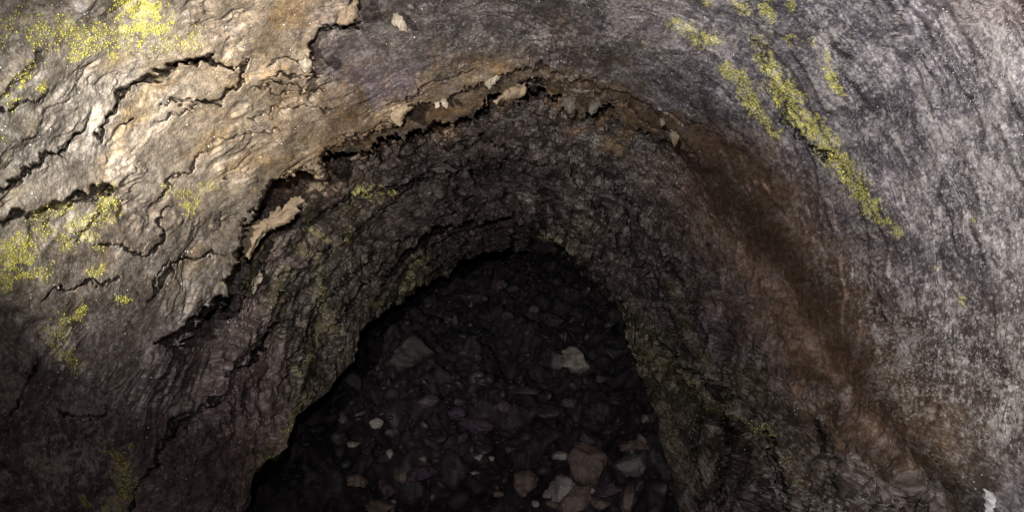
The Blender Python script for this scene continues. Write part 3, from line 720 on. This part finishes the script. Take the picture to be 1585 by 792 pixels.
wetn = sstep(-.1, .5, fbm2(PX / 60, PY / 60, 3, 341))
dz = 0.0013 * (0.1 + 1.4 * wetn) * (1 + 1.6 * spk)
P, S, j, i = scatter(dz * (rid < 6), 9, .0005, .0019)
grains('water_droplets', P, S, M_DROP_GLINT, 'tiny water droplets with their glints painted white, all over the cave walls', 'droplets', seed=9)
MINS = [([(1040,20),(960,10),(920,5)],30,.5), ([(1290,120),(1340,90)],40,.3), ([(1450,110),(1540,140),(1585,60)],60,.5), ([(1430,200),(1520,300),(1585,380)],70,.45), ([(1370,540),(1410,590)],16,.8), ([(1330,470),(1360,540)],14,.5),
        ([(1480,540),(1585,600)],50,.4), ([(1450,620),(1560,660)],40,.3), ([(1240,230),(1270,300)],20,.2), ([(95,520),(110,560)],12,.45), ([(60,625),(110,640)],12,.25), ((420,400),25,.25), ([(845,170),(880,240),(900,300)],22,.25), ([(1080,380),(1100,420)],12,.25), ([(1340,700),(1420,770)],22,.5), ([(1150,160),(1060,100)],30,.35)]
mm = blob_mask(MINS, 351, sc=14)
part_stuff('mineral_crust', mm, np.ones_like(R), 10, .0004, .0013, .16, M_MIN, 'whitish mineral grains crusting the rough rock, thickest on the right wall', 'mineral crust')

# ============================================================ hanging drips and flakes
def surf_at(px, py):
    t = math.degrees(math.atan2(-(py - CY), px - CX))
    if t < -90: t += 360
    i = int(np.argmin(np.abs(phi - t))); r = math.hypot(px - CX, py - CY)
    j = int(np.argmin(np.abs(r_px[:, i] - r)))
    return Yg[j, i]
def unproj(px, py, Yv): return Vector(((px - 792.5) / F * Yv, Yv, -(py - 396) / F * Yv + CAMZ))

def slab(name, outline, Yv, thick, mat, label, cat, group=None, tilt=(0, 0), seed=0, rough=4.0, dome=.3, parent=None):
    """an irregular piece of crust: outline in photo pixels, laid at distance Yv, real thickness, rounded and roughened"""
    rs = np.random.RandomState(seed)
    pts = []
    n = len(outline)
    for k in range(n):
        a, b = np.array(outline[k], float), np.array(outline[(k+1) % n], float)
        L = np.linalg.norm(b - a); m = max(1, int(L / 3))
        nrm = np.array([-(b-a)[1], (b-a)[0]]) / max(L, 1e-6)
        for t in range(m):
            q = a + (b - a) * t / m
            q = q + nrm * rs.normal() * rough * (.4 if t == 0 else .35)
            pts.append(q)
    pts = np.array(pts); cen = pts.mean(0)
    kk = max(3, len(pts) // 10)
    psm = sum(np.roll(pts, t, 0) for t in range(-kk, kk + 1)) / (2 * kk + 1)
    K = 7
    rings = []
    V = []
    sc = Yv / F
    for side in (1, -1):
        for k in range(K + 1):
            s = math.cos(k / K * math.pi / 2) ** .55 if k < K else 0.0     # 1 at rim, 0 at centre
            q = cen + (psm + (pts - psm) * s ** 5 - cen) * max(s, .001)
            hgt = thick * .5 * math.sqrt(max(0, 1 - s ** 3)) * side
            for p in q:
                dx, dy = p - cen
                yy = Yv - hgt * 1.0 + (tilt[0] * dx + tilt[1] * dy) * sc
                yy += (.35 * thick * float(n2(np.float32(p[0] / 9), np.float32(p[1] / 9), seed + 3)) + .2 * thick * float(n2(np.float32(p[0] / 3.5), np.float32(p[1] / 3.5), seed + 4))) * (1 if k else .3)
                V.append(((p[0] - 792.5) * sc, yy, -(p[1] - 396) * sc + CAMZ))
            rings.append(len(pts))
    V = np.array(V); m = len(pts); Q = []
    for sd in range(2):
        o = sd * (K + 1) * m
        for k in range(K):
            for t in range(m):
                a, b = o + k*m + t, o + k*m + (t+1) % m; c, d = b + m, a + m
                Q.append((a, b, c, d) if sd else (a, d, c, b))
    # rim band is shared geometrically: weld
    org = V.mean(0)
    me = bpy.data.meshes.new(name); me.from_pydata([tuple(v - org) for v in V], [], Q)
    bm = bmesh.new(); bm.from_mesh(me); bmesh.ops.remove_doubles(bm, verts=bm.verts, dist=1e-5)
    bmesh.ops.recalc_face_normals(bm, faces=bm.faces)
    for f in bm.faces: f.smooth = True
    bm.to_mesh(me); bm.free()
    o = link(name, me, mat, parent); o.location = org
    if label:
        o['label'] = label; o['category'] = cat
        if group: o['group'] = group
    return o
G = 'crust drips hanging from the arch lip'
slab('hanging_drip', [(752,136),(750,122),(762,116),(772,108),(776,118),(768,128),(760,138),(756,140)], 1.96, .03, M_PALE, 'pale forked drip hanging highest on the arch, left of its top', 'rock drip', G, seed=1)
slab('hanging_drip', [(600,176),(616,168),(628,162),(640,166),(626,178),(620,196),(612,190),(604,186)], 1.93, .03, M_TAN, 'stubby tan drip on the left shoulder of the arch lip', 'rock drip', G, seed=2)
slab('hanging_drip', [(680,156),(688,152),(694,160),(692,168),(686,165)], 2.0, .014, M_PALE, 'slim pale finger of crust in a close pair left of the forked drip', 'rock drip', G, seed=3, rough=1.5)
slab('hanging_drip', [(672,158),(680,157),(681,165),(674,168)], 2.0, .012, M_PALE, 'shorter rounded finger in the close pair left of the forked drip', 'rock drip', G, seed=4, rough=1.5)
slab('hanging_drip', [(762,158),(775,146),(800,132),(812,128),(815,136),(812,150),(798,152),(790,156),(776,154),(768,164)], 1.97, .04, M_TAN, 'broad ragged brown flap beside the notch at the arch top', 'rock flap', G, seed=5)
slab('hanging_drip', [(870,150),(890,150),(893,162),(888,176),(880,178),(873,168)], 2.0, .03, M_GREY, 'grey brown drip just right of the notch at the arch top', 'rock drip', G, seed=6)
slab('hanging_drip', [(914,156),(928,154),(932,162),(924,172),(916,178),(910,170)], 2.0, .025, M_GREY, 'pointed grey drip at the right end of the small alcove', 'rock drip', G, seed=7)
slab('hanging_drip', [(1034,206),(1040,203),(1050,206),(1053,212),(1048,222),(1045,229),(1040,222)], 1.9, .022, M_TAN, 'bright tan pointed drip on the right slope of the arch', 'rock drip', G, seed=8, rough=1.5)
slab('hanging_drip', [(1020,184),(1027,182),(1030,192),(1024,196)], 1.92, .015, M_TAN, 'small tan nub above the bright pointed drip', 'rock drip', G, seed=9, rough=1.2)
slab('hanging_drip', [(608,20),(622,24),(630,40),(631,50),(622,50),(612,40),(604,30)], 1.52, .022, M_PALE, 'pale curled flake standing out from the grey ceiling', 'rock flake', G, seed=10)
slab('hanging_drip', [(628,8),(640,5),(641,16),(634,14)], 1.50, .015, M_GREY, 'little grey tip above the pale curled flake on the ceiling', 'rock flake', G, seed=11, rough=1.5)
slab('hanging_drip', [(524,20),(535,18),(548,2),(556,-8),(554,22),(545,34),(532,40),(522,38)], 1.36, .03, M_TAN, 'knobbly tan flap at the top edge left of the grey ceiling', 'rock flap', G, seed=12)
slab('hanging_drip', [(463,96),(474,84),(482,92),(481,106),(472,112),(465,108)], 1.42, .03, M_PALE, 'cream coloured knob where the tan wall meets the purple ceiling', 'rock knob', G, seed=13)
slab('crust_tongue', [(383,372),(382,352),(400,344),(420,336),(424,322),(432,318),(436,330),(446,306),(460,300),(466,308),(456,318),(452,336),(436,348),(424,354),(404,362),(398,382),(392,402),(386,398)], 2.0, .035, M_TAN,
     'broken tan tongue of crust lying in the black gap under the lip', 'crust flake', None, seed=20, tilt=(.6, 0))
slab('crust_flake', [(1425,660),(1432,650),(1438,656),(1445,672),(1438,679),(1428,676)], 1.52, .02, M_TAN, 'single tan flake stuck to the brown hollow at lower right', 'crust flake', None, seed=21, rough=2)
slab('white_mineral_lump', [(1521,756),(1528,757),(1540,764),(1541,778),(1538,796),(1527,796),(1531,782),(1524,770)], 1.25, .02, M_WHITE, 'bright white lump at the bottom right corner', 'mineral lump', None, seed=22, rough=2)

# ============================================================ loose rocks on the rubble slope
def rock_mesh(seed, sub=4, cuts=14, flat=(1, 1, 1)):
    rs = np.random.RandomState(seed)
    bm = bmesh.new(); bmesh.ops.create_icosphere(bm, subdivisions=sub, radius=1)
    V = np.array([v.co[:] for v in bm.verts])
    for k in range(cuts):
        n = rs.normal(size=3); n /= np.linalg.norm(n); d = .35 + .45 * rs.rand()
        e = V @ n - d
        V -= np.where(e > 0, e * .93, 0)[:, None] * n
    V *= (1 + .20 * fbm3(V[:, 0] * 2.2, V[:, 1] * 2.2, V[:, 2] * 2.2, 4, seed % 50))[:, None]
    V *= (1 + .07 * fbm3(V[:, 0] * 7, V[:, 1] * 7, V[:, 2] * 7, 3, seed % 40))[:, None]
    V *= np.array(flat)
    V /= np.abs(V[:, [0, 2]]).max()
    for v, c in zip(bm.verts, V): v.co = c
    me = bpy.data.meshes.new('rock'); bm.to_mesh(me); bm.free()
    me.polygons.foreach_set('use_smooth', np.ones(len(me.polygons), bool))
    return me
ROCKS = [ # px, py, width px, height px, material, seed, label
 (915,712,62,70,2,1,'big brown slab block with jagged right side near the bottom of the hole'),
 (870,762,34,38,3,2,'brightest pale block at the foot of the rubble'),
 (888,775,50,42,2,3,'brown rounded block just under the brightest pale block'),
 (893,556,48,46,3,4,'pale angular boulder resting alone high on the right of the rubble'),
 (868,562,40,40,0,5,'dim boulder tucked behind the pale angular one'),
 (925,632,44,52,0,6,'grey boulder with a pale rim against the right wall'),
 (812,748,34,32,2,7,'knobbly brown block left of the brightest pale one'),
 (806,735,14,9,3,8,'small chip balanced on the knobbly brown block'),
 (848,766,13,12,3,9,'small pale stone between the brown and the brightest blocks'),
 (829,779,10,9,3,10,'pale pebble below the small pale stone at the foot'),
 (741,708,12,11,3,11,'round pale stone alone in the dark middle'),
 (762,709,11,8,3,12,'little flat stone right of the round pale one'),
 (792,694,21,13,0,13,'grey wedge stone above the round pale one'),
 (815,676,18,11,0,14,'long dim chip lying aslant right of centre'),
 (910,680,27,26,0,15,'dull three sided block below the pale rimmed boulder'),
 (868,707,24,14,3,16,'flat pale stone left on the big brown slab'),
 (890,707,18,13,3,17,'light stone right beside the flat pale one on the slab'),
 (915,700,34,18,2,18,'brown cap stone topping the big slab'),
 (985,690,50,22,2,19,'wide ruddy slab by the right foot of the hole'),
 (993,680,16,18,2,20,'reddish knob on the wide ruddy slab'),
 (1000,647,12,18,3,21,'small upright pale stone close to the right wall'),
 (940,667,15,10,0,22,'small grey chip under the pale rimmed boulder'),
 (965,668,11,7,0,23,'tiny chip halfway from the rimmed boulder to the wall'),
 (973,775,26,32,2,24,'tan topped block at the bottom right of the rubble'),
 (915,755,14,12,3,25,'pale stone leaning between the brightest block and the slab'),
 (940,758,34,18,1,26,'dark flat block below the big brown slab'),
 (812,606,56,16,0,27,'long grey plank shaped stone slanting down to the right'),
 (770,442,34,22,1,28,'purplish block at the very top of the rubble'),
 (728,458,40,24,0,29,'grey block at the upper left crest of the rubble'),
 (793,447,24,14,0,30,'grey lump right of the purplish top block'),
 (748,463,16,14,1,31,'purple stone under the top block'),
 (787,489,28,17,0,32,'pale sided block below the crest'),
 (826,479,22,16,0,33,'dim stone right of the pale sided block'),
 (860,498,34,28,1,34,'large dim purple block right of centre in the upper rubble'),
 (705,495,10,18,0,35,'thin upright stone at the left of the upper rubble'),
 (817,516,14,14,0,36,'small stone midway down the upper slope'),
 (942,501,22,12,3,37,'pale stone touching the right wall of the chamber'),
 (717,545,16,9,0,38,'small flat stone below the thin upright one'),
 (928,585,20,18,0,39,'dull stone below and right of the pale angular boulder'),
 (950,545,44,20,0,40,'grey shelf of rock beside the right wall'),
 (580,655,24,18,3,41,'pale stone at the left side of the rubble'),
 (530,645,18,22,0,42,'upright grey stone far left in the rubble'),
 (520,675,30,24,0,43,'rounded grey block below the upright left stone'),
 (605,668,26,14,0,44,'flat grey stone right of the pale left stone'),
 (603,703,10,14,3,45,'small bright chip left of centre'),
 (655,709,10,9,3,46,'tiny stone alone between the left chip and centre'),
 (555,745,34,20,2,47,'brown block low on the left of the rubble'),
 (598,757,36,26,1,48,'wide purplish block low on the left of centre'),
 (620,738,18,18,2,49,'brown stone standing behind the wide purplish block'),
 (588,784,40,20,2,50,'pale brown slab on the bottom edge left of centre'),
 (607,782,14,18,3,51,'pointed pale stone beside the bottom edge slab'),
 (670,768,10,8,2,52,'small brown stone near the bottom centre left'),
 (545,688,20,8,3,53,'thin light sliver in the left rubble'),
 (700,640,40,22,1,54,'purple block in the middle of the rubble'),
 (738,655,50,26,1,55,'large purple block right of the middle one'),
 (660,620,44,26,1,56,'dark purple boulder left of the middle'),
 (775,630,46,24,1,57,'purple slab under the plank shaped stone'),
 (850,640,38,20,0,58,'grey stone under the lower end of the plank shaped one'),
 (880,625,30,22,0,59,'dim grey block left of the pale rimmed boulder'),
 (540,590,50,40,1,60,'big shadowed boulder against the left chamber wall'),
 (640,540,90,70,1,61,'huge dim boulder at the left of the chamber'),
 (770,765,16,9,2,62,'little brown flake on the dark floor near bottom centre'),
 (733,731,16,5,3,63,'thin pale splinter on the dark floor below the round stone'),
 (650,735,46,22,1,64,'low purple block left of the thin splinter'),
 (970,720,44,28,0,65,'dark grey block behind the ruddy slab foot'),
 (855,780,20,14,2,66,'brown stone on the bottom edge left of the rounded block'),
 (925,782,30,16,2,67,'low brown stone on the bottom edge right of the rounded block'),
]
def floor_hit(px, py):
    ys = np.linspace(2.3, 8.4, 500)
    xs = (px - 792.5) / F * ys; zs = -(py - 396) / F * ys + CAMZ
    d = zs - floor_h(xs, ys)
    k = np.nonzero(d < 0)[0]
    return ys[k[0]] if len(k) else 7.5
for (px, py, wpx, hpx, mi, sd, lab) in ROCKS:
    k_ = 1.0 + .35 * min(1, max(0, (py - 600) / 150))
    wpx, hpx = wpx * k_, hpx * k_
    Yv = floor_hit(px, py + hpx * .35)
    s = Yv / F
    rs = np.random.RandomState(sd + 100)
    me = rock_mesh(sd, 4, 8)
    V = np.zeros(len(me.vertices) * 3); me.vertices.foreach_get('co', V); V = V.reshape(-1, 3)
    V = V / np.abs(V).max(0)
    V = V * np.array([wpx * .5 * s, (wpx * .35 + hpx * .25) * s, hpx * .5 * s])
    me.vertices.foreach_set('co', V.ravel()); me.update()
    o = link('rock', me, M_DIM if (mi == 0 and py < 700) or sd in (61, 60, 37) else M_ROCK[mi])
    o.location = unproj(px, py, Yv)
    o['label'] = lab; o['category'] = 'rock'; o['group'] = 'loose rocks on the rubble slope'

# small debris nobody could count, between the blocks
rs = np.random.RandomState(77)
n = 3400
yy = 2.3 + 5.2 * rs.rand(n) ** 1.0; xx = (rs.rand(n) * 2 - 1) * (0.75 + .12 * (yy - 2))
zz = floor_h(xx, yy)
S = (.008 + .045 * rs.rand(n) ** 4)
up_, vp_ = 792.5 + xx / yy * F, 396 - (zz + S * .5 - CAMZ) / yy * F
for (px, py, wpx, hpx, mi, sd, lab) in ROCKS:      # no rubble buries the larger rocks
    rp = S / yy * F
    hit = (np.abs(up_ - px) < wpx * .5 + rp * .5) & (np.abs(vp_ - py) < hpx * .5 + rp * .3) & (rp > 3)
    S[hit] = .006
base = []
for k in range(6):
    me = rock_mesh(500 + k, 2, 14); V = np.zeros(len(me.vertices) * 3); me.vertices.foreach_get('co', V); base.append(V.reshape(-1, 3))
    if k == 0:
        T = np.zeros(len(me.polygons) * 3, np.int32); me.polygons.foreach_get('vertices', T); T = T.reshape(-1, 3)
    bpy.data.meshes.remove(me)
nv = len(base[0]); VV = np.zeros((n, nv, 3)); 
for k in range(n):
    a = rs.rand() * 6.28; c_, s_ = math.cos(a), math.sin(a)
    b = base[k % 6] * S[k] * (rs.rand(3) * 1.1 + .4)
    VV[k] = np.stack([b[:, 0] * c_ - b[:, 1] * s_, b[:, 0] * s_ + b[:, 1] * c_, b[:, 2]], -1) + (xx[k], yy[k], zz[k] + S[k] * .25)
Q = (T[None] + (np.arange(n) * nv)[:, None, None]).reshape(-1, 3)
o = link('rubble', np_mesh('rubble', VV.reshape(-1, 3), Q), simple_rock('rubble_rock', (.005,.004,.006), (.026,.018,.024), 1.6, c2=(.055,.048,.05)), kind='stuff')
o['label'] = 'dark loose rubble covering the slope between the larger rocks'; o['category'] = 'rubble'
